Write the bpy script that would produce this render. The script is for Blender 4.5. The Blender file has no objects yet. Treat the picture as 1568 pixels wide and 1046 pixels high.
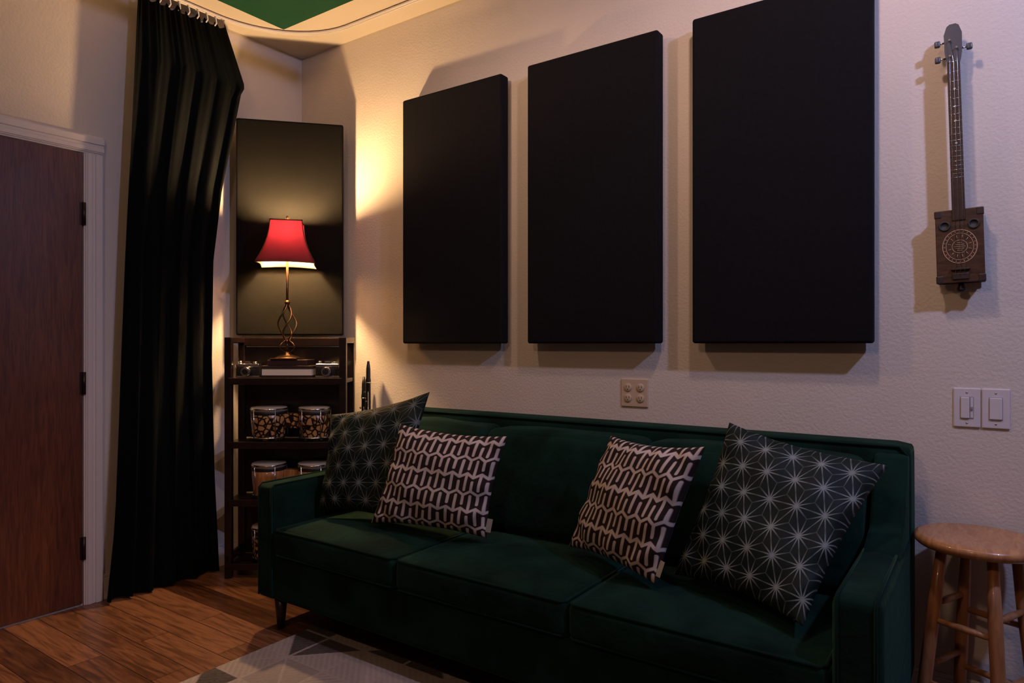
import bpy, bmesh, math, random
import numpy as np
from mathutils import Vector, Matrix
random.seed(3); rng=np.random.default_rng(5)
C=bpy.context.scene.collection
A=math.radians(35)
bpy.context.scene.view_settings.view_transform='Standard'

# ---------------------------------------------------------------- materials
def nmat(name):
    m=bpy.data.materials.new(name); m.use_nodes=True
    nt=m.node_tree; b=nt.nodes['Principled BSDF']
    return m,nt,b
def mat(name,col,rough=.6,metal=0,bump=0,bscale=200,var=0,vscale=5,sheen=0,stretch=None,coat=0,sheencol=None,bdist=.002,spec=.5):
    m,nt,b=nmat(name); N=nt.nodes; L=nt.links
    b.inputs['Specular IOR Level'].default_value=spec
    b.inputs['Base Color'].default_value=(*col,1); b.inputs['Roughness'].default_value=rough
    b.inputs['Metallic'].default_value=metal; b.inputs['Coat Weight'].default_value=coat
    b.inputs['Sheen Weight'].default_value=sheen
    b.inputs['Sheen Roughness'].default_value=.35
    if sheencol: b.inputs['Sheen Tint'].default_value=(*sheencol,1)
    tc=N.new('ShaderNodeTexCoord'); mp=N.new('ShaderNodeMapping'); L.new(tc.outputs['Object'],mp.inputs[0])
    if stretch: mp.inputs['Scale'].default_value=stretch
    if bump:
        n=N.new('ShaderNodeTexNoise'); n.inputs['Scale'].default_value=bscale; n.inputs['Detail'].default_value=4
        L.new(mp.outputs[0],n.inputs[0]); bp=N.new('ShaderNodeBump'); bp.inputs['Strength'].default_value=bump
        bp.inputs['Distance'].default_value=bdist; L.new(n.outputs['Fac'],bp.inputs['Height']); L.new(bp.outputs[0],b.inputs['Normal'])
    if var:
        n=N.new('ShaderNodeTexNoise'); n.inputs['Scale'].default_value=vscale; n.inputs['Detail'].default_value=5
        L.new(mp.outputs[0],n.inputs[0]); r=N.new('ShaderNodeValToRGB')
        r.color_ramp.elements[0].position=.3; r.color_ramp.elements[1].position=.7
        r.color_ramp.elements[0].color=(*[c*(1-var) for c in col],1); r.color_ramp.elements[1].color=(*[min(1,c*(1+var)) for c in col],1)
        L.new(n.outputs['Fac'],r.inputs[0]); L.new(r.outputs[0],b.inputs['Base Color'])
    return m
def wood(name,c1,c2,rough=.4,stretch=(1,1,1),scale=8,coat=0):
    m,nt,b=nmat(name); N=nt.nodes; L=nt.links
    tc=N.new('ShaderNodeTexCoord'); mp=N.new('ShaderNodeMapping'); mp.inputs['Scale'].default_value=stretch
    L.new(tc.outputs['Object'],mp.inputs[0])
    n=N.new('ShaderNodeTexNoise'); n.inputs['Scale'].default_value=scale; n.inputs['Detail'].default_value=8; n.inputs['Distortion'].default_value=1.2
    L.new(mp.outputs[0],n.inputs[0])
    r=N.new('ShaderNodeValToRGB'); r.color_ramp.elements[0].position=.35; r.color_ramp.elements[1].position=.65
    r.color_ramp.elements[0].color=(*c1,1); r.color_ramp.elements[1].color=(*c2,1)
    L.new(n.outputs['Fac'],r.inputs[0]); L.new(r.outputs[0],b.inputs['Base Color'])
    b.inputs['Roughness'].default_value=rough; b.inputs['Coat Weight'].default_value=coat
    return m
def attrmat(name,rough=.8,sheen=.0,bump=.3,bscale=500,spec=.2):
    m,nt,b=nmat(name); N=nt.nodes; L=nt.links
    b.inputs['Specular IOR Level'].default_value=spec
    a=N.new('ShaderNodeAttribute'); a.attribute_name='Col'; L.new(a.outputs['Color'],b.inputs['Base Color'])
    b.inputs['Roughness'].default_value=rough; b.inputs['Sheen Weight'].default_value=sheen
    tc=N.new('ShaderNodeTexCoord'); n=N.new('ShaderNodeTexNoise'); n.inputs['Scale'].default_value=bscale
    L.new(tc.outputs['Object'],n.inputs[0]); bp=N.new('ShaderNodeBump'); bp.inputs['Strength'].default_value=bump; bp.inputs['Distance'].default_value=.002
    L.new(n.outputs['Fac'],bp.inputs['Height']); L.new(bp.outputs[0],b.inputs['Normal'])
    return m

M_wall=mat('wall_plaster',(.66,.585,.50),.8,bump=.45,bscale=95,bdist=.004,var=.03,vscale=3,spec=.25)
M_ceil=mat('ceiling_paint',(.66,.58,.48),.85,bump=.3,bscale=90,bdist=.003,spec=.2)
M_trim=mat('trim_paint',(.68,.62,.58),.4)
M_panel=mat('panel_fabric',(.0085,.008,.0095),.95,bump=.6,bscale=700,var=.15,vscale=60,spec=.1)
M_panel2=mat('corner_panel_fabric',(.0062,.0058,.0045),.9,bump=.6,bscale=700,var=.15,vscale=60,spec=.10)
M_curt=mat('curtain_fabric',(.0048,.0055,.0058),.95,bump=.4,bscale=400,spec=.03)
M_green=mat('cloud_green',(.012,.06,.03),.9,bump=.3,bscale=500,spec=.1)
M_sofa=mat('sofa_velvet',(.0045,.0185,.0125),.95,bump=.6,bscale=28,bdist=.006,var=.5,vscale=6,sheen=.20,sheencol=(.18,.5,.37),spec=.08)
M_pipe=mat('sofa_piping',(.0038,.016,.011),.9,sheen=.28,sheencol=(.18,.5,.37),spec=.08)
M_leg=wood('dark_leg',(.012,.007,.005),(.03,.015,.01),.35,(1,1,8))
M_door=wood('door_veneer',(.078,.021,.009),(.145,.045,.019),.42,(14,14,1.1),6,.15)
M_maho=wood('mahogany',(.006,.0025,.002),(.017,.006,.004),.35,(3,3,3),10,.2)
M_stool=wood('stool_pine',(.36,.15,.05),(.52,.25,.10),.3,(10,2,2),6,.4)
M_stoolleg=wood('stool_leg_pine',(.32,.13,.05),(.45,.20,.08),.35,(8,8,1),6,.3)
M_chrome=mat('chrome',(.7,.7,.7),.2,1)
M_black=mat('black_plastic',(.012,.012,.013),.4)
M_brass=mat('aged_brass',(.35,.22,.09),.35,1)
M_bronze=mat('lamp_bronze',(.10,.055,.03),.35,.9)
M_plate=mat('ivory_plate',(.58,.44,.30),.35)
M_switch=mat('white_plate',(.66,.61,.60),.35)
M_sgap=mat('switch_gap',(.30,.27,.26),.5)
M_gap=mat('dark_slot',(.03,.025,.02),.6)
M_skin=mat('drum_skin',(.50,.43,.34),.6)
M_pages=mat('book_pages',(.85,.76,.6),.8,bump=.4,bscale=300)
M_cover=mat('book_cover',(.03,.012,.01),.5)
M_honey=wood('honey_wood',(.28,.11,.035),(.48,.22,.07),.3,(6,6,1),8,.5)
M_white=mat('tag_white',(.75,.73,.7),.7)
M_hing=mat('hinge_bronze',(.05,.03,.025),.4,.8)
M_leo,nt,b=nmat('leopard_shell'); N=nt.nodes;L=nt.links
tc=N.new('ShaderNodeTexCoord');v=N.new('ShaderNodeTexVoronoi');v.feature='DISTANCE_TO_EDGE';v.inputs['Scale'].default_value=38
L.new(tc.outputs['Object'],v.inputs[0]);r=N.new('ShaderNodeValToRGB');r.color_ramp.elements[0].position=.08;r.color_ramp.elements[1].position=.20
r.color_ramp.elements[0].color=(.012,.006,.004,1);r.color_ramp.elements[1].color=(.50,.26,.10,1)
L.new(v.outputs['Distance'],r.inputs[0]);L.new(r.outputs[0],b.inputs['Base Color']);b.inputs['Roughness'].default_value=.25
# floor planks
M_floor,nt,b=nmat('plank_floor'); N=nt.nodes;L=nt.links
tc=N.new('ShaderNodeTexCoord');br=N.new('ShaderNodeTexBrick')
L.new(tc.outputs['Object'],br.inputs[0])
br.inputs['Color1'].default_value=(0,0,0,1);br.inputs['Color2'].default_value=(1,1,1,1);br.inputs['Mortar'].default_value=(0,0,0,1)
br.inputs['Scale'].default_value=1;br.inputs['Mortar Size'].default_value=.0014;br.inputs['Brick Width'].default_value=.95;br.inputs['Row Height'].default_value=.125
br.offset=.37
mp=N.new('ShaderNodeMapping');mp.inputs['Scale'].default_value=(2.2,20,1);L.new(tc.outputs['Object'],mp.inputs[0])
n=N.new('ShaderNodeTexNoise');n.inputs['Scale'].default_value=2.0;n.inputs['Detail'].default_value=8;n.inputs['Distortion'].default_value=1.5
addv=N.new('ShaderNodeVectorMath');addv.operation='MULTIPLY_ADD';L.new(br.outputs['Color'],addv.inputs[0]);addv.inputs[1].default_value=(7,7,7)
L.new(mp.outputs[0],addv.inputs[2]);L.new(addv.outputs[0],n.inputs[0])
mx=N.new('ShaderNodeMath');mx.operation='MULTIPLY_ADD';L.new(br.outputs['Color'],mx.inputs[0]);mx.inputs[1].default_value=.42
sub=N.new('ShaderNodeMath');sub.operation='SUBTRACT';L.new(n.outputs['Fac'],sub.inputs[0]);sub.inputs[1].default_value=.17
L.new(sub.outputs[0],mx.inputs[2])
r=N.new('ShaderNodeValToRGB');r.color_ramp.elements[0].position=.2;r.color_ramp.elements[1].position=.8
r.color_ramp.elements[0].color=(.035,.012,.005,1);r.color_ramp.elements[1].color=(.28,.12,.055,1)
e=r.color_ramp.elements.new(.5);e.color=(.12,.046,.020,1)
L.new(mx.outputs[0],r.inputs[0])
mm=N.new('ShaderNodeMixRGB');L.new(br.outputs['Fac'],mm.inputs[0]);L.new(r.outputs[0],mm.inputs[1]);mm.inputs[2].default_value=(.008,.004,.002,1)
L.new(mm.outputs[0],b.inputs['Base Color']);b.inputs['Roughness'].default_value=.33
# shade
def transl(name,base,tcol,f):
    m,nt,b=nmat(name); N=nt.nodes;L=nt.links
    b.inputs['Base Color'].default_value=(*base,1);b.inputs['Roughness'].default_value=.7
    tr=N.new('ShaderNodeBsdfTranslucent');tr.inputs[0].default_value=(*tcol,1)
    mxs=N.new('ShaderNodeMixShader');mxs.inputs[0].default_value=f
    L.new(b.outputs[0],mxs.inputs[1]);L.new(tr.outputs[0],mxs.inputs[2]);L.new(mxs.outputs[0],N['Material Output'].inputs[0])
    return m
M_shade=transl('red_lampshade',(.17,.006,.018),(.105,.008,.019),.35)
M_liner=transl('shade_liner',(.85,.72,.55),(.8,.7,.6),.2)
M_bulb,nt,b=nmat('bulb_glow');b.inputs['Emission Color'].default_value=(1,.62,.30,1);b.inputs['Emission Strength'].default_value=2700

M_geo=attrmat('geo_cotton',.85); M_star=attrmat('star_satin',.6,.0,.2,spec=.15); M_rug=attrmat('rug_pile',.95,.0,.6,250)

# ---------------------------------------------------------------- mesh helpers
def empty(name,loc=(0,0,0),rotz=0):
    e=bpy.data.objects.new(name,None); C.objects.link(e); e.location=loc; e.rotation_euler=(0,0,rotz); e.empty_display_size=.1; return e
def fin(bm,name,m,parent=None,smooth=False,loc=None,rot=None):
    me=bpy.data.meshes.new(name)
    bmesh.ops.recalc_face_normals(bm,faces=bm.faces[:])
    bm.to_mesh(me); bm.free()
    if smooth:
        for p in me.polygons: p.use_smooth=True
    o=bpy.data.objects.new(name,me); C.objects.link(o)
    for mm in (m if isinstance(m,list) else [m]): me.materials.append(mm)
    if parent: o.parent=parent
    if loc: o.location=loc
    if rot: o.rotation_euler=rot
    return o
def box(name,lo,hi,m,parent=None,bev=0,seg=2,loc=None,rot=None):
    bm=bmesh.new(); bmesh.ops.create_cube(bm,size=1)
    for v in bm.verts:
        v.co=Vector([lo[i]+(v.co[i]+.5)*(hi[i]-lo[i]) for i in range(3)])
    if bev: bmesh.ops.bevel(bm,geom=bm.edges[:],offset=bev,segments=seg,profile=.5,affect='EDGES')
    return fin(bm,name,m,parent,False,loc,rot)
def rbox(name,lo,hi,r,m,parent=None,puff=(0,0,0),n=22,wr=0,seed=0,shear=None):
    bm=bmesh.new(); bmesh.ops.create_cube(bm,size=2)
    bmesh.ops.subdivide_edges(bm,edges=bm.edges[:],cuts=n,use_grid_fill=True)
    c=Vector([(lo[i]+hi[i])/2 for i in range(3)]); h=[(hi[i]-lo[i])/2 for i in range(3)]
    for v in bm.verts:
        s=[math.sin(x*math.pi/2)*.55+x*.45 for x in v.co]
        p=Vector([s[i]*h[i] for i in range(3)])
        q=Vector([max(-(h[i]-r),min(h[i]-r,p[i])) for i in range(3)])
        dlt=p-q
        if dlt.length>1e-9: p=q+dlt.normalized()*min(r,dlt.length if sum(abs(x)>1e-9 for x in dlt)==1 else r)
        x,y,z=s
        p.x+=puff[0]*x*(1-y*y)*(1-z*z); p.y+=puff[1]*y*(1-x*x)*(1-z*z); p.z+=puff[2]*z*(1-x*x)*(1-y*y)
        if wr: 
            w=wr*(math.sin(17*p.x+seed*3+6*math.sin(5*p.z+4*p.y+seed))*math.sin(9*p.y+13*p.z+seed))
            p+=Vector((0,w*.5,w))
        if shear: p.y+=shear*(p.z)
        v.co=c+p
    return fin(bm,name,m,parent,True)
def cyl(name,p0,p1,r0,r1,m,parent=None,n=20,smooth=True):
    p0=Vector(p0);p1=Vector(p1);d=p1-p0
    bm=bmesh.new(); bmesh.ops.create_cone(bm,cap_ends=True,segments=n,radius1=r0,radius2=r1,depth=d.length)
    q=Vector((0,0,1)).rotation_difference(d.normalized()).to_matrix().to_4x4()
    bmesh.ops.transform(bm,matrix=Matrix.Translation((p0+p1)/2)@q,verts=bm.verts[:])
    o=fin(bm,name,m,parent,False)
    if smooth:
        for p in o.data.polygons: p.use_smooth=len(p.vertices)==4
    return o
def lathe(name,prof,m,parent=None,n=32,loc=None,axis='Z',smooth=True):
    bm=bmesh.new(); rings=[]
    for (r,z) in prof:
        rings.append([bm.verts.new((max(r,1e-4)*math.cos(2*math.pi*i/n),max(r,1e-4)*math.sin(2*math.pi*i/n),z)) for i in range(n)])
    for a,b_ in zip(rings[:-1],rings[1:]):
        for i in range(n): bm.faces.new((a[i],a[(i+1)%n],b_[(i+1)%n],b_[i]))
    bm.faces.new(rings[0][::-1]); bm.faces.new(rings[-1])
    if axis=='Y': bmesh.ops.rotate(bm,cent=(0,0,0),matrix=Matrix.Rotation(math.pi/2,3,'X'),verts=bm.verts[:])
    return fin(bm,name,m,parent,smooth,loc)
def tube(name,pts,r,m,parent=None,n=8,closed=False):
    pts=[Vector(p) for p in pts]; bm=bmesh.new(); rings=[]; N_=len(pts); up=None
    for i,p in enumerate(pts):
        if closed: t=(pts[(i+1)%N_]-pts[i-1]).normalized()
        else: t=(pts[min(i+1,N_-1)]-pts[max(i-1,0)]).normalized()
        if up is None:
            up=Vector((0,0,1)) if abs(t.z)<.9 else Vector((1,0,0))
        u=(up-t*up.dot(t)).normalized(); up=u; w=t.cross(u)
        rr=r[i] if isinstance(r,(list,tuple)) else r
        rings.append([bm.verts.new(p+u*rr*math.cos(2*math.pi*k/n)+w*rr*math.sin(2*math.pi*k/n)) for k in range(n)])
    prs=list(zip(rings[:-1],rings[1:]))
    if closed: prs.append((rings[-1],rings[0]))
    for a,b_ in prs:
        for i in range(n): bm.faces.new((a[i],a[(i+1)%n],b_[(i+1)%n],b_[i]))
    if not closed: bm.faces.new(rings[0][::-1]); bm.faces.new(rings[-1])
    return fin(bm,name,m,parent,True)
def gridmesh(name,P,m,parent=None,col=None,closed=False):
    H,W,_=P.shape; me=bpy.data.meshes.new(name)
    idx=np.arange(H*W).reshape(H,W)
    f=np.stack([idx[:-1,:-1],idx[:-1,1:],idx[1:,1:],idx[1:,:-1]],-1).reshape(-1,4)
    me.from_pydata(P.reshape(-1,3).tolist(),[],f.tolist())
    me.polygons.foreach_set('use_smooth',[True]*len(me.polygons))
    if col is not None:
        a=me.color_attributes.new('Col','FLOAT_COLOR','POINT')
        c=np.ones((H*W,4)); c[:,:3]=col.reshape(-1,3); a.data.foreach_set('color',c.ravel())
    me.materials.append(m); me.update()
    o=bpy.data.objects.new(name,me); C.objects.link(o)
    if parent: o.parent=parent
    return o
def lerp(a,b,t): return a+(b-a)*t

# ---------------------------------------------------------------- room shell
CH=2.865; RX=5.6; RY=-4.6
box('floor',(-.1,RY-.1,-.1),(RX+.1,.1,0),M_floor)
box('ceiling',(-.1,RY-.1,CH),(RX+.1,.1,CH+.1),M_ceil)
box('wall_back',(-.1,0,0),(RX+.1,.1,CH),M_wall)
box('wall_left',(-.1,RY,0),(0,0,CH),M_wall)
box('wall_right',(RX,RY,0),(RX+.1,0,CH),M_wall)
box('wall_front',(-.1,RY-.1,0),(RX+.1,RY,CH),M_wall)
bb=empty('baseboard_left')
box('board',(0,-1.11,0),(.014,-.02,.10),M_trim,bb,.003); box('cap',(0,-1.11,.10),(.009,-.02,.115),M_trim,bb,.002)
bb=empty('baseboard_back')
box('board',(.02,-.014,0),(RX,0,.10),M_trim,bb,.003); box('cap',(.02,-.009,.10),(RX,0,.115),M_trim,bb,.002)
# door
D=empty('door_1')
box('slab',(.001,-2.1,.012),(.012,-1.20,2.03),M_door,D,.002)
for i,z in enumerate((.26,1.0,1.76)):
    cyl('hinge_%d'%(i+1),(.018,-1.197,z-.05),(.018,-1.197,z+.05),.008,.008,M_hing,D,12)
    box('hinge_leaf_%d'%(i+1),(.0125,-1.212,z-.05),(.015,-1.197,z+.05),M_hing,D)
lathe('knob',[(.03,0),(.03,.006),(.012,.01),(.012,.035),(.027,.045),(.03,.06),(.02,.072),(0,.075)],M_brass,D,24).matrix_local=Matrix.Translation((.012,-2.03,.95))@Matrix.Rotation(math.pi/2,4,'Y')
T=empty('trim_1')
def casing(y0,y1,z0,z1,vert,n):
    for k,(a,b_,h) in enumerate(((0,1,.012),(.08,.92,.017),(.55,.9,.023),(.15,.4,.021))):
        if vert: lo=(0.0,lerp(y0,y1,a),z0);hi=(h,lerp(y0,y1,b_),z1)
        else: lo=(0.0,y0,lerp(z0,z1,a));hi=(h,y1,lerp(z0,z1,b_))
        box('casing_%s_%d'%(n,k),lo,hi,M_trim,T,.003)
casing(-1.195,-1.11,0,2.035,True,'side'); casing(-2.105,-2.19,0,2.035,True,'far')
casing(-2.19,-1.11,2.035,2.12,False,'head')

# ---------------------------------------------------------------- acoustic panels on wall
for x0,x1 in ((.90,1.521),(1.662,2.279),(2.417,3.03)):
    e=empty('acoustic_panel',(x0,0,0))
    z0,z1=1.178,2.412; w=x1-x0
    box('fabric_face',(0,-.082,z0),(w,-.022,z1),M_panel,e,.010,4)
    box('cleat',(.05,-.022,z1-.3),(w-.05,-.001,z1-.22),M_leg,e)
# diagonal corner panel
pa=Vector((.085,-.488));pb=Vector((.456,-.08)); d=(pb-pa); ang=math.atan2(d.y,d.x)
e=empty('acoustic_panel',(pa.x,pa.y,0),ang)
box('fabric_face',(0,0,1.222),(d.length,.05,2.372),M_panel2,e,.010,4)
# green ceiling cloud
e=empty('ceiling_acoustic_cloud')
box('fabric',(.471,-1.69,2.735),(1.69,-.475,2.785),M_green,e,.006,3)
for i,(x,y) in enumerate(((.65,-.65),(1.5,-.65),(.65,-1.5),(1.5,-1.5))): cyl('hanger_%d'%i,(x,y,2.785),(x,y,CH),.004,.004,M_chrome,e,8)

# ---------------------------------------------------------------- curtain + track
e=empty('curtain_track')
pts=[(.10,-2.6,CH-.010),(.10,-.62,CH-.010)]
for k in range(1,13):
    a=k/12*math.pi/2; pts.append((.10+.46*(1-math.cos(a)),-.62+.48*math.sin(a),CH-.010))
pts+= [(1.2,-.14,CH-.010),(3,-.14,CH-.010),(5.4,-.14,CH-.010)]
for nm,off in (('rail_inner',-.008),('rail_outer',.008)):
    q=[]
    for i,p in enumerate(pts):
        a=Vector(pts[max(i-1,0)]);b_=Vector(pts[min(i+1,len(pts)-1)]);t=(b_-a).normalized();q.append(Vector(p)+Vector((-t.y,t.x,0))*off)
    tube(nm,q,.007,M_trim,e,8)
cur=empty('curtain')
H,W=110,420
P=np.zeros((H,W,3))
for j in range(H):
    v=j/(H-1); 
    for i in range(W):
        u=i/(W-1)
        ztop=2.835-.03*abs(math.sin(u*math.pi*9))**.7
        z=lerp(.012,ztop,v)
        yl=np.interp(z,[0,.3,.8,1.8,2.83],[-1.14,-1.115,-1.09,-1.05,-1.0])
        yr=np.interp(z,[0,.5,1.1,1.6,1.96,2.54,2.83],[-.585,-.61,-.625,-.618,-.572,-.448,-.56])
        y=lerp(yl,yr,u)
        k=1-.6*v
        amp=.022*k+.003
        x=.082+amp*math.sin(2*math.pi*(5.5*u+.35*math.sin(2.2*v+u*4)))+.004*math.sin(2*math.pi*13*u+3*v)*(1-.6*v)
        x+=.006*v**10*math.sin(2*math.pi*18*u)
        y+=.012*math.cos(2*math.pi*(5.5*u+.1))*k
        x=max(x,.026)
        if z>2.5 and u>.8: x+=.02*(u-.8)/.2
        P[j,i]=(x,y,z)
gridmesh('cloth',P,M_curt,cur)
for i in range(10):
    u=i/9; y=lerp(-.995,-.565,u); 
    tube('hook_%d'%i,[(.10,y,CH-.0185),(.10,y+.004,CH-.03),(.097,y+.008,CH-.045),(.094,y,CH-.06)],.0035,M_white,cur,6)

# ---------------------------------------------------------------- shelf rack (diagonal)
ROX,ROY=.454,-.455
RV=Vector((math.cos(A),math.sin(A)));FV=Vector((-math.sin(A),math.cos(A)))
def Rk(lx,ly): 
    p=Vector((ROX,ROY))+RV*lx+FV*ly; return p.x,p.y
rk=empty('wooden_shelf_rack',(ROX,ROY,0),A)
hw=.305;dp=.20
for i,(x,y) in enumerate(((-hw,0),(hw-.036,0),(-hw,dp-.03),(hw-.036,dp-.03))):
    box('post_%d'%i,(x,y,0),(x+.036,y+.03,1.19),M_maho,rk,.004)
box('rail_back',(-hw,dp-.03,1.165),(hw,dp-.01,1.21),M_maho,rk,.004)
# closed back panels, added to make the gaps between shelves dark
for k,(za,zb_) in enumerate(((.075,.365),(.395,.655),(.685,.975),(1.005,1.16))):
    box('dark_back_panel_%d'%k,(-hw+.037,dp-.010,za),(hw-.037,dp-.004,zb_),M_maho,rk)
for s in (-1,1): 
    x=-hw if s<0 else hw-.036
    box('rail_side_%d'%s,(x,0,1.18),(x+.036,dp,1.21),M_maho,rk,.004)
    box('rail_side_low_%d'%s,(x+.005,0,.08),(x+.025,dp,.12),M_maho,rk,.004)
for i,z in enumerate((1.0,.68,.39,.07)):
    box('shelf_%d'%i,(-hw+.004,.003,z-.02),(hw-.004,dp-.003,z),M_maho,rk,.003)
    box('lip_%d'%i,(-hw+.02,-.004,z-.028),(hw-.02,.006,z+.006),M_maho,rk,.003)
def bongos(z,shell,r1=.096,r2=.084,h=.165):
    px,py=Rk(0,.094); e=empty('bongo_drums',(px,py,z),A)
    for nm,x,r in (('large',-.113,r1),('small',.12,r2)):
        lathe(nm+'_shell',[(r*.80,.0),(r*.86,.03),(r*.93,h*.6),(r*.94,h-.02)],shell,e,36,(x,0,0))
        lathe(nm+'_head',[(r*.93,h-.02),(r*.95,h-.004),(r*.9,h),(0,h+.001)],M_skin,e,36,(x,0,0))
        for zz,rr in ((h-.008,r*.93),(.012,r*.86)):
            tube(nm+'_rim_%d'%int(zz*1000),[(x+rr*math.cos(a),rr*math.sin(a),zz) for a in np.linspace(0,2*math.pi,36,endpoint=False)],.005,M_chrome,e,8,True)
        lathe(nm+'_band',[(r*.945,h-.036),(r*.95,h-.035),(r*.952,h-.021),(r*.945,h-.020)],M_black,e,36,(x,0,0))
        for k in range(5):
            a=k*2*math.pi/5-.9; c,s=math.cos(a),math.sin(a)
            tube(nm+'_lug_%d'%k,[(x+r*.96*c,r*.96*s,h-.01),(x+r*.94*c,r*.94*s,.014)],.003,M_chrome,e,6)
    box('bridge_block',(-.03,-.025,h*.35),(.045,.025,h*.8),shell,e,.004)
bongos(.688,M_leo); bongos(.398,M_honey,.09,.088,.17); bongos(.078,M_leo,.09,.085,.17)
px,py=Rk(0.0,.1); e=empty('book',(px,py,1.006),A)
box('pages',(-.125,-.075,.012),(.125,.075,.045),M_pages,e)
box('cover_bottom',(-.13,-.08,0),(.13,.08,.012),M_cover,e,.002); box('cover_top',(-.13,-.08,.045),(.13,.08,.060),M_cover,e,.002)
box('board_top',(-.10,-.07,.060),(.10,.07,.09),M_cover,e,.003)
for lx in (-.205,.20):
    px,py=Rk(lx,.055); e=empty('vintage_camera',(px,py,1.006),A)
    box('body',(-.060,-.015,0),(.060,.02,.050),M_black,e,.006,3)
    box('top_plate',(-.060,-.016,.050),(.060,.02,.070),M_chrome,e,.005,3)
    box('bottom_plate',(-.060,-.016,-.000),(.060,.02,.009),M_chrome,e,.003,2)
    cyl('lens_barrel',(0,-.015,.030),(0,-.045,.030),.025,.022,M_chrome,e,28)
    cyl('lens_glass',(0,-.045,.030),(0,-.047,.030),.015,.015,M_black,e,24)
    cyl('shutter_dial',(.036,0,.070),(.036,0,.080),.011,.011,M_chrome,e,18)
    cyl('rewind_knob',(-.040,0,.070),(-.040,0,.083),.010,.010,M_chrome,e,18)
    box('finder',(-.014,-.014,.070),(.014,.014,.082),M_chrome,e,.002)

# ---------------------------------------------------------------- table lamp
px,py=Rk(-.018,.09); zb=1.0965
lp=empty('table_lamp',(px,py,zb),A)
lathe('base',[(.066,0),(.066,.008),(.058,.012),(.045,.018),(.02,.026),(.012,.04)],M_bronze,lp,40)
box('foot_plate',(-.068,-.068,0),(.068,.068,.008),M_bronze,lp,.003)
tube('stem_low',[(0,0,.03),(0,0,.10)],.006,M_bronze,lp,10)
for k in range(4):
    a0=k*math.pi/2+.5; q=[]
    for i in range(25):
        t=i/24; r=.006+.045*math.sin(math.pi*t)**1.2*(1-.25*t); a=a0+t*math.pi*.9
        q.append((r*math.cos(a),r*math.sin(a),.085+.20*t))
    tube('scroll_%d'%k,q,.0038,M_bronze,lp,8)
    q=[(lerp(.008,.05,math.sin(math.pi*t))*math.cos(a0+.6),lerp(.008,.05,math.sin(math.pi*t))*math.sin(a0+.6),.03+.07*t) for t in np.linspace(0,1,12)]
    tube('lower_scroll_%d'%k,q,.003,M_bronze,lp,8)
tube('stem_high',[(0,0,.28),(0,0,.36),(0,0,.62)],.0065,M_bronze,lp,12)
lathe('collar',[(.006,.28),(.014,.288),(.014,.295),(.006,.305)],M_bronze,lp,20)
lathe('socket',[(.012,.58),(.018,.59),(.018,.612),(.012,.622)],M_brass,lp,20)
lathe('bulb',[(.012,.62),(.02,.635),(.027,.66),(.025,.678),(.014,.692),(0,.697)],M_bulb,lp,20)
tube('harp',[(.0,.012,.60),(.0,.045,.64),(.0,.045,.685),(.0,.0,.712),(.0,-.045,.685),(.0,-.045,.64),(.0,-.012,.60)],.0015,M_brass,lp,6)
lathe('finial',[(.004,.705),(.010,.712),(.008,.72),(.010,.728),(0,.74)],M_brass,lp,16)
def shade(name,m,off):
    bm=bmesh.new(); rings=[]; z0,z1=.484,.705; nv=12; ns=8; q=math.radians(14)
    for j in range(nv+1):
        t=j/nv; hwid=(.078+.064*(1-t)**1.9)-off; z=lerp(z0,z1,t)
        ring=[]
        cs=[(-1,-1),(1,-1),(1,1),(-1,1)]
        for k in range(4):
            a=cs[k];b_=cs[(k+1)%4]
            for s in range(ns):
                f=s/ns; x=lerp(a[0],b_[0],f);y=lerp(a[1],b_[1],f)
                bow=1-.05*math.sin(math.pi*f)
                x*=hwid*bow;y*=hwid*bow
                zz=z+(.006*math.sin(math.pi*f) if j==0 else 0)
                ring.append(bm.verts.new((x*math.cos(q)-y*math.sin(q),x*math.sin(q)+y*math.cos(q),zz)))
        rings.append(ring)
    n=len(rings[0])
    for a,b_ in zip(rings[:-1],rings[1:]):
        for i in range(n): bm.faces.new((a[i],a[(i+1)%n],b_[(i+1)%n],b_[i]))
    co=[[v.co.copy() for v in rr] for rr in rings]
    o=fin(bm,name,m,lp,True); return co
co=shade('shade',M_shade,0); shade('shade_liner',M_liner,.003)
tube('shade_trim_bottom',co[0],.003,M_bronze,lp,6,True); tube('shade_trim_top',co[-1],.0028,M_bronze,lp,6,True)
for k in range(4): tube('shade_rib_%d'%k,[r_[k*8]*1.0 for r_ in co],.0022,M_bronze,lp,6)
for k in range(4):
    c=co[-1][k*8]; tube('spider_%d'%k,[(0,0,.703),c],.0015,M_brass,lp,6)

# ---------------------------------------------------------------- clarinets behind sofa
for (x,y,h) in ((.635,-.065,1.085),(.585,-.05,1.0)):
    e=empty('clarinet',(x,y,0))
    for k in range(3):
        a=k*2.1; tube('stand_leg_%d'%k,[(0,0,.05),(.042*math.cos(a),.03*math.sin(a),.004)],.004,M_black,e,6)
    lathe('body',[(.008,.03),(.010,h-.66),(.032,h-.655),(.028,h-.63),(.015,h-.56),(.0135,h-.3),(.0125,h-.12),(.014,h-.115),(.014,h-.1),(.012,h-.09),(.011,h-.04),(.006,h)],M_black,e,20)
    for k in range(9):
        z=h-.55+k*.048; lathe('key_%d'%k,[(.0,0),(.006,.001),(.006,.004),(0,.005)],M_chrome,e,12,(-.004+.008*(k%2),-.018,z),'Y')
    for z in (h-.33,h-.115,h-.56): lathe('ring_%d'%int(z*100),[(.0145,z-.003),(.0158,z),(.0145,z+.003)],M_chrome,e,18)
    tube('key_rod',[(.012,-.012,h-.5),(.012,-.012,h-.16)],.002,M_chrome,e,6)

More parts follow.
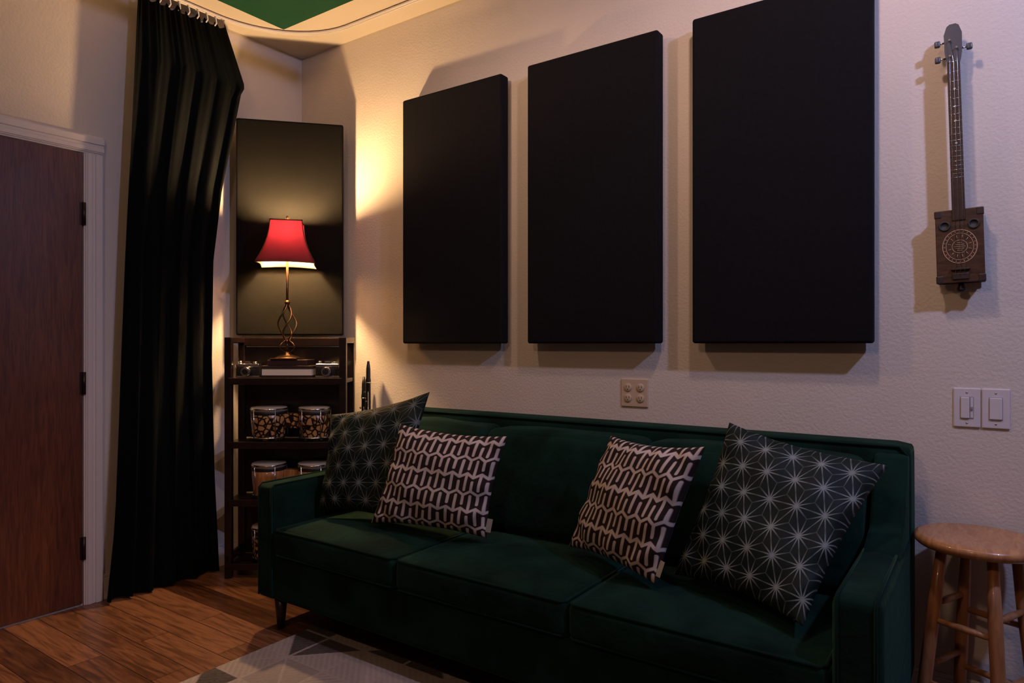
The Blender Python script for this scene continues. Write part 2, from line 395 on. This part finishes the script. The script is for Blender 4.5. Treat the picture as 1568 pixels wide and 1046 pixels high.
# ---------------------------------------------------------------- sofa
S=empty('green_velvet_sofa')
x0,x1,yf,yb=.85,3.15,-.885,-.07
ah=.595; bh=.865
rbox('base_frame',(x0+.02,yf+.01,.13),(x1-.02,yb-.02,.315),.012,M_sofa,S,n=10)
rbox('arm_left',(x0,yf,.128),(x0+.105,yb-.05,ah),.022,M_sofa,S,puff=(.004,.004,.006),n=18)
rbox('arm_right',(x1-.105,yf,.128),(x1,yb-.05,ah),.022,M_sofa,S,puff=(.004,.004,.006),n=18)
rbox('back_frame',(x0,yb-.15,.128),(x1,yb,bh),.025,M_sofa,S,puff=(.003,.004,.004),n=24)
for nm,xx in (('wing_left',x0),('wing_right',x1-.10)):
    bm=bmesh.new(); prof=[(yb-.12,ah-.05),(yb-.45,ah-.05),(yb-.42,ah+.005),(yb-.27,ah+.05),(yb-.17,bh-.03),(yb-.12,bh-.02)]
    a=[bm.verts.new((xx+.004,y,z)) for y,z in prof]; b_=[bm.verts.new((xx+.096,y,z)) for y,z in prof]
    bm.faces.new(a);bm.faces.new(b_[::-1])
    for i in range(len(prof)): bm.faces.new((a[i],a[(i+1)%len(prof)],b_[(i+1)%len(prof)],b_[i]))
    bmesh.ops.recalc_face_normals(bm,faces=bm.faces[:])
    bmesh.ops.bevel(bm,geom=bm.edges[:],offset=.012,segments=3,profile=.5,affect='EDGES')
    fin(bm,nm,M_sofa,S,True)
xs=[x0+.108,1.642,2.338,x1-.108]
for k in range(3):
    a,b_=xs[k]+.003,xs[k+1]-.003
    rbox('seat_cushion_%d'%k,(a,yf-.005,.318),(b_,-.36,.425),.022,M_sofa,S,puff=(0,.006,.022),n=28,wr=.0022,seed=k)
    for zz in (.421,.322):
        c=[(a+.008,-.4,zz),(a+.006,yf+.012,zz),(a+.02,yf-.002,zz),(b_-.02,yf-.002,zz),(b_-.006,yf+.012,zz),(b_-.008,-.4,zz)]
        tube('piping_%d_%d'%(k,int(zz*1000)),c,.0045,M_pipe,S,6)
    rbox('back_cushion_%d'%k,(a,-.40,.43),(b_,-.225,.83),.045,M_sofa,S,puff=(0,.035,.012),n=26,wr=.003,seed=k+5,shear=.12)
    tube('back_piping_%d'%k,[(a+.012,-.345,.55),(a+.012,-.335,.785),(a+.04,-.325,.823),(b_-.04,-.325,.823),(b_-.012,-.335,.785),(b_-.012,-.345,.55)],.0045,M_pipe,S,6)
for nm,xx in (('l',x0),('r',x1)):
    for k,dx in enumerate((.012,.093)):
        X=xx+(dx if nm=='l' else -dx)
        tube('arm_piping_%s_%d'%(nm,k),[(X,yf-.001,.14),(X,yf-.001,ah-.012),(X,yf+.014,ah+.003),(X,yb-.3,ah+.003)],.004,M_pipe,S,6)
tube('back_frame_piping',[(x0+.01,yb-.148,bh-.03),(x0+.03,yb-.148,bh-.004),(x1-.03,yb-.148,bh-.004),(x1-.01,yb-.148,bh-.03)],.004,M_pipe,S,6)
for i,(x,y,zz) in enumerate(((.94,yf+.05,0),(x1-.07,yf+.05,.012),(.92,yb-.06,0),(x1-.07,yb-.06,0))):
    cyl('leg_%d'%i,(x,y,zz),(x,y,.135),.014,.027,M_leg,S,20)

# ---------------------------------------------------------------- pillows
def pat_star(u,v,size):
    a=.092; x=u*size+.01; y=v*size+.02; h=a*math.sqrt(3)/2
    j=np.floor(y/h); fy=y/h-j; sx=x/a-fy*.5-j*.5; i=np.floor(sx); fx=sx-i
    up=(fx+fy)<1
    b1=np.where(up,1-fx-fy,fx+fy-1); b2=np.where(up,fx,1-fx); b3=np.where(up,fy,1-fy)
    de=np.minimum(np.minimum(b1,b2),b3)*h
    bs=np.sort(np.stack([b1,b2,b3]),axis=0)
    dc=np.abs(bs[1]-bs[0])*a/2
    d=np.minimum(de,dc); mx_=bs[2]
    w=.0007+.0010*np.clip((mx_-.34)/.5,0,1)
    k=np.clip((w-d)/.0010+.5,0,1)*(.42+.58*np.clip((mx_-.45)/.35,0,1))
    return k
def pat_geo(u,v,size):
    s=.055; x=u*size/s; y=v*size/s; L_=1.05;c=.33; ry=L_+c
    dg=[((0,L_/2+c),(.5,L_/2)),((0,L_/2+c),(-.5,L_/2)),((0,-L_/2-c),(.5,-L_/2)),((0,-L_/2-c),(-.5,-L_/2))]
    g_=.34
    rows=[dg+[((.5,-L_/2+g_),(.5,L_/2)),((-.5,-L_/2+g_),(-.5,L_/2)),((0,L_/2-.06),(0,-L_/2-c))],
          dg+[((.5,-L_/2),(.5,L_/2-g_)),((-.5,-L_/2),(-.5,L_/2-g_)),((0,L_/2+c),(0,-L_/2+.06))]]
    best=np.full(x.shape,9.)
    for (ox,oy),segs in zip(((0,0),(.5,ry)),rows):
        X=(x-ox+.5)%1-.5; Y=(y-oy+ry)%(2*ry)-ry
        inside=(np.abs(Y)<=L_/2+c-np.abs(X)*2*c)
        for (p,q) in segs:
            dx,dy=q[0]-p[0],q[1]-p[1]; t=np.clip(((X-p[0])*dx+(Y-p[1])*dy)/(dx*dx+dy*dy),0,1)
            dd=np.hypot(X-p[0]-t*dx,Y-p[1]-t*dy)
            best=np.where(inside,np.minimum(best,dd),best)
    return np.clip((.095-best)/.03+.5,0,1)
def pillow(name,TL,TR,BR,BL,puff,kind,size,seed=0,tag=False,n=300,dim=1):
    TL,TR,BR,BL=[np.array(p,float) for p in (TL,TR,BR,BL)]
    e=empty(name)
    u=np.linspace(-1,1,n); U,V=np.meshgrid(u,u)
    g=(1-U**2)*(1-V**2)
    Us=U*(1-.085*(1-V**2)*np.abs(U)**2); Vs=V*(1-.085*(1-U**2)*np.abs(V)**2)
    a=(Us+1)/2; b_=(Vs+1)/2
    P=(BL[None,None]*((1-a)*(1-b_))[...,None]+BR*(a*(1-b_))[...,None]+TR*(a*b_)[...,None]+TL*((1-a)*b_)[...,None])
    nrm=np.cross((TR+BR-TL-BL),(TL+TR-BL-BR)); nrm/=np.linalg.norm(nrm)
    if nrm[1]>0: nrm=-nrm
    prof=puff*np.clip(g,0,1)**.42
    wr=.0065*np.sin(7*U+3*V+seed)*np.sin(5*V-4*U+2*seed)*g**.3+.005*np.sin(15*U*V+seed)*(1-g)*np.clip(g*8,0,1)
    pu,pv=(U+1)/2,(V+1)/2
    k=pat_star(pu,pv,size) if kind=='star' else pat_geo(pu,pv,size)
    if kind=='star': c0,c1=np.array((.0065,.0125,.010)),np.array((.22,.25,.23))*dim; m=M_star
    else: c0,c1=np.array((.026,.015,.014)),np.array((.60,.51,.46)); m=M_geo
    col=c0+(c1-c0)*k[...,None]
    gridmesh('front',P+nrm*(prof+wr)[...,None],m,e,col)
    gridmesh('back',P-nrm*(prof*.7)[...,None],m,e,col)
    if tag:
        u1=(BR-BL)/np.linalg.norm(BR-BL)
        up=(TR-BR)/np.linalg.norm(TR-BR)
        q=BR+(TR-BR)*.06-u1*.010+nrm*.006
        pts=[q,q+u1*.026+nrm*.006,q+u1*.026+up*.05+nrm*.008,q+up*.05]
        bm=bmesh.new(); vs=[bm.verts.new(p) for p in pts]; bm.faces.new(vs)
        bmesh.ops.solidify(bm,geom=bm.faces[:],thickness=.001)
        fin(bm,'label_tag',M_white,e)
    return e
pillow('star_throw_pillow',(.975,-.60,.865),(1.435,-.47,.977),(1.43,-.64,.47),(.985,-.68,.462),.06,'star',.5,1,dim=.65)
pillow('geometric_throw_pillow',(1.41,-.62,.855),(1.89,-.55,.835),(1.83,-.60,.462),(1.33,-.70,.465),.066,'geo',.45,2,True)
pillow('geometric_throw_pillow',(2.287,-.50,.862),(2.672,-.66,.878),(2.535,-.70,.462),(2.14,-.53,.468),.066,'geo',.45,3,True)
pillow('star_throw_pillow',(2.69,-.50,.935),(3.115,-.43,.835),(2.965,-.79,.47),(2.55,-.60,.468),.075,'star',.52,4)

# ---------------------------------------------------------------- rug
nx,ny=460,300
X,Y=np.meshgrid(np.linspace(1.06,3.6,nx),np.linspace(-2.4,-.76,ny))
ts=.20; gx=X/ts; gy=(Y+3)/ts*1.0; ix=np.floor(gx);iy=np.floor(gy);fx=gx-ix;fy=gy-iy
flip=((ix+iy)%2==0); tri=np.where(flip,fx>fy,fx+fy>1).astype(int)
hsh=np.abs(np.sin(ix*12.9898+iy*78.233+tri*37.7)*43758.5453)%1
dirn=np.where(hsh>.5,1,-1)
hat=np.sin((X+dirn*Y)*2*math.pi/.028)
val=.25+.13*hsh; val=np.where(hsh<.30,.08+.05*hsh,val)
val=val+np.where(hsh>.45,.06*(hat>.2),-.02*(hat>.5))
edge=np.minimum(np.minimum(fx,fy),np.minimum(1-fx,1-fy)); dg=np.where(flip,np.abs(fx-fy),np.abs(fx+fy-1))
val=np.where(np.minimum(edge,dg*.7)<.02,.38,val)+rng.normal(0,.012,val.shape)
col=np.stack([val*1.0,val*.84,val*.74],-1)
P=np.stack([X,Y,np.full_like(X,.009)+rng.uniform(0,.0015,X.shape)],-1)
rg=empty('area_rug'); gridmesh('pile',P,M_rug,rg,np.clip(col,0.01,1))
box('backing',(1.06,-2.4,.0005),(3.6,-.76,.0085),mat('rug_edge',(.22,.19,.17),.9),rg)

# ---------------------------------------------------------------- outlet and switches
e=empty('wall_outlet',(2.144,0,.974))
box('plate',(-.06,-.006,-.058),(.06,0,.058),M_plate,e,.003)
for sx in (-.028,.028):
    for sz in (-.022,.022):
        lathe('socket_%d_%d'%(sx*1000,sz*1000),[(.0165,0),(.0165,.003),(.015,.004),(0,.004)],M_plate,e,20,(sx,-.006,sz),'Y')
        for o_ in (-.006,.006): box('slot',(sx+o_-.001,-.0105,sz-.001),(sx+o_+.001,-.0098,sz+.008),M_gap,e)
        box('slot_ground',(sx-.002,-.0105,sz-.010),(sx+.002,-.0098,sz-.006),M_gap,e)
for j,xx in enumerate((3.287,3.362)):
    e=empty('light_switch',(xx,0,.974))
    box('plate',(-.036,-.006,-.062),(.036,0,.062),M_switch,e,.003)
    box('frame',(-.0178,-.0068,-.0348),(.0178,-.005,.0348),M_sgap,e)
    if j==0:
        box('rocker',(-.0165,-.011,-.0335),(.007,-.006,.0335),M_switch,e,.002)
        box('dimmer_track',(.009,-.008,-.032),(.0165,-.006,.032),M_switch,e,.001)
        box('dimmer_slider',(.010,-.0125,-.006),(.0158,-.008,.004),M_sgap,e,.001)
    else: box('rocker',(-.0165,-.011,-.0335),(.0165,-.006,.0335),M_switch,e,.002)
    for z in (-.048,.048): lathe('screw',[(.003,0),(.003,.001),(0,.0015)],M_chrome,e,10,(0,-.006,z),'Y')

# ---------------------------------------------------------------- cigar box guitar
M_cig=wood('cigar_wood',(.030,.012,.006),(.085,.034,.015),.4,(3,3,12),6,.4)
M_cigd=mat('cigar_trim',(.03,.014,.01),.5,var=.4,vscale=30)
M_fret=wood('fretboard_rose',(.02,.009,.007),(.045,.02,.014),.4,(4,4,20),6)
M_head=mat('headstock_slate',(.05,.055,.07),.35)
M_ink=mat('label_ink',(.48,.29,.17),.6)
g=empty('cigar_box_guitar',(3.273,-.006,1.37)); g.rotation_euler=(0,math.radians(-1.6),0)
box('box_body',(-.06,-.055,.0),(.06,-.012,.222),M_cig,g,.004,2)
box('box_lid',(-.063,-.064,-.003),(.063,-.055,.225),M_cig,g,.002,2)
box('box_bottom',(-.063,-.012,-.003),(.063,-.006,.225),M_cigd,g,.002,2)
for sx in (-1,1):
    for z in (0.002,.207):
        box('corner_brass_%d_%d'%(sx,int(z*100)),(min(sx*.065,sx*.045),-.0655,z-.006),(max(sx*.065,sx*.045),-.05,z+.018),M_cigd,g,.003,2)
    lathe('grommet_%d'%sx,[(.0155,0),(.0155,.003),(.011,.004),(.011,.0005),(0,.0005)],M_gap,g,24,(sx*.038,-.0645,.175),'Y')
def ring(nm,r,z,t=.0012,m=M_ink,sq=1.0):
    tube(nm,[(r*math.cos(a),-.0645,z+r*sq*math.sin(a)) for a in np.linspace(0,2*math.pi,40,endpoint=False)],t,m,g,6,True)
ring('label_ring_outer',.045,.108,.0014,sq=1.15); ring('label_ring_mid',.036,.108,.001,sq=1.15); ring('label_ring_inner',.020,.108,.001)
for k in range(24):
    a=k*2*math.pi/24; c,s=math.cos(a),math.sin(a)
    tube('label_letter_%d'%k,[(.0385*c,-.0645,.108+.0385*1.15*s),(.043*c,-.0645,.108+.043*1.15*s)],.0011,M_ink,g,5)
    if k%2: tube('label_ray_%d'%k,[(.023*c,-.0645,.108+.023*1.1*s),(.032*c,-.0645,.108+.032*1.15*s)],.0009,M_ink,g,5)
for k in range(5):
    z=.096+k*.006; tube('label_line_%d'%k,[(-.015+.004*abs(k-2),-.0645,z),(.015-.004*abs(k-2),-.0645,z)],.0011,M_ink,g,5)
box('bridge',(-.025,-.074,.035),(.025,-.064,.041),M_fret,g,.001)
box('tailpiece',(-.022,-.069,.006),(.022,-.064,.026),M_cigd,g,.002)
box('neck',(-.017,-.060,.222),(.017,-.040,.69),M_cig,g,.004,2)
box('fretboard',(-.0175,-.0675,.190),(.0175,-.060,.685),M_fret,g,.001)
for k in range(19):
    z=.685-.56*(1-2**(-k/12.0)); 
    if z>.195: tube('fret_%d'%k,[(-.0175,-.068,z),(.0175,-.068,z)],.0009,M_chrome,g,6)
for z in (.60,.545,.50,.43): lathe('marker_%d'%int(z*1000),[(.003,0),(.003,.0008),(0,.001)],M_pages,g,12,(0,-.0677,z),'Y')
bm=bmesh.new(); prof=[(-.017,.685),(-.023,.72),(-.024,.775),(-.016,.80),(-.008,.806),(.008,.806),(.016,.80),(.024,.775),(.023,.72),(.017,.685)]
a=[bm.verts.new((x,-.060,z)) for x,z in prof];b_=[bm.verts.new((x,-.043,z)) for x,z in prof]
bm.faces.new(a);bm.faces.new(b_[::-1])
for i in range(len(prof)): bm.faces.new((a[i],a[(i+1)%len(prof)],b_[(i+1)%len(prof)],b_[i]))
fin(bm,'headstock',M_head,g)
for i,(s,z) in enumerate(((-1,.705),(-1,.755),(1,.728))):
    cyl('tuner_shaft_%d'%i,(s*.02,-.05,z),(s*.040,-.05,z),.003,.003,M_chrome,g,10)
    rbox('tuner_button_%d'%i,(s*.042-.008,-.056,z-.010),(s*.042+.008,-.044,z+.010),.004,M_head,g,n=5)
    cyl('tuner_post_%d'%i,(s*.009,-.058,z),(s*.009,-.070,z),.003,.003,M_chrome,g,10)
    tube('string_%d'%i,[(s*.009,-.069,z),((i-1)*.010,-.0705,.684),((i-1)*.012,-.0745,.038),((i-1)*.012,-.070,.018)],.0006,M_chrome,g,5)
lathe('strap_button',[(.012,-.03),(.014,-.022),(.008,-.012),(.008,-.003)],M_black,g,18,(0,-.035,0))
box('wall_hook',(-.012,-.043,.66),(.012,.003,.685),M_black,g,.002)

# ---------------------------------------------------------------- stool
st=empty('wooden_stool',(3.32,-.185,0))
lathe('seat',[(.03,.578),(.13,.578),(.155,.582),(.165,.592),(.166,.602),(.160,.610),(.15,.613),(.12,.611),(0,.608)],M_stool,st,56)
legs=[]
for k in range(4):
    a=math.radians(20+90*k); c,s=math.cos(a),math.sin(a)
    t=Vector((.095*c,.095*s,.58)); b_=Vector((.16*c,.16*s if s<0 else min(.16*s,.15),0)); legs.append((t,b_))
    tube('leg_%d'%k,[b_,b_.lerp(t,.3),b_.lerp(t,.7),t],[.013,.018,.018,.014],M_stoolleg,st,16)
for k in range(4):
    for j,(f) in enumerate(((.30,.62) if k%2==0 else (.38,.70))):
        p=legs[k][1].lerp(legs[k][0],f); q=legs[(k+1)%4][1].lerp(legs[(k+1)%4][0],f)
        tube('rung_%d_%d'%(k,j),[p,p.lerp(q,.5),q],[.008,.0105,.008],M_stoolleg,st,12)

# ---------------------------------------------------------------- lights
def spot(name,loc,tgt,e,col,ang,r=.05,blend=.6):
    l=bpy.data.lights.new(name,'SPOT');l.energy=e;l.color=col;l.shadow_soft_size=r;l.spot_size=math.radians(ang);l.spot_blend=blend
    o=bpy.data.objects.new(name,l);C.objects.link(o);o.location=loc
    o.rotation_euler=(Vector(tgt)-Vector(loc)).to_track_quat('-Z','Y').to_euler();return o
spot('ceiling_spot_warm',(1.55,-1.15,2.68),(1.7,-.05,.9),20,(1,.62,.42),125)
spot('ceiling_spot_center',(2.9,-.95,2.78),(2.5,-.05,1.1),27,(1,.66,.56),140)
spot('ceiling_spot_cool',(4.3,-1.2,2.78),(3.3,-.05,2.3),92,(.45,.52,1.0),135)
spot('room_fill_spot',(2.6,-3.4,2.8),(1.6,-.9,.5),48,(1,.62,.42),120,.15)  # added fill light from behind the camera, no fixture there
w=bpy.data.worlds.new('world');bpy.context.scene.world=w;w.use_nodes=True;w.node_tree.nodes['Background'].inputs[0].default_value=(.05,.045,.05,1);w.node_tree.nodes['Background'].inputs[1].default_value=.3

# ---------------------------------------------------------------- camera
cam=bpy.data.cameras.new('camera');co_=bpy.data.objects.new('camera',cam);C.objects.link(co_)
co_.location=(3.347,-2.604,1.175);co_.rotation_euler=(math.pi/2,0,A);cam.lens=24;cam.sensor_width=36;cam.shift_y=.0026;cam.clip_start=.02
bpy.context.scene.camera=co_
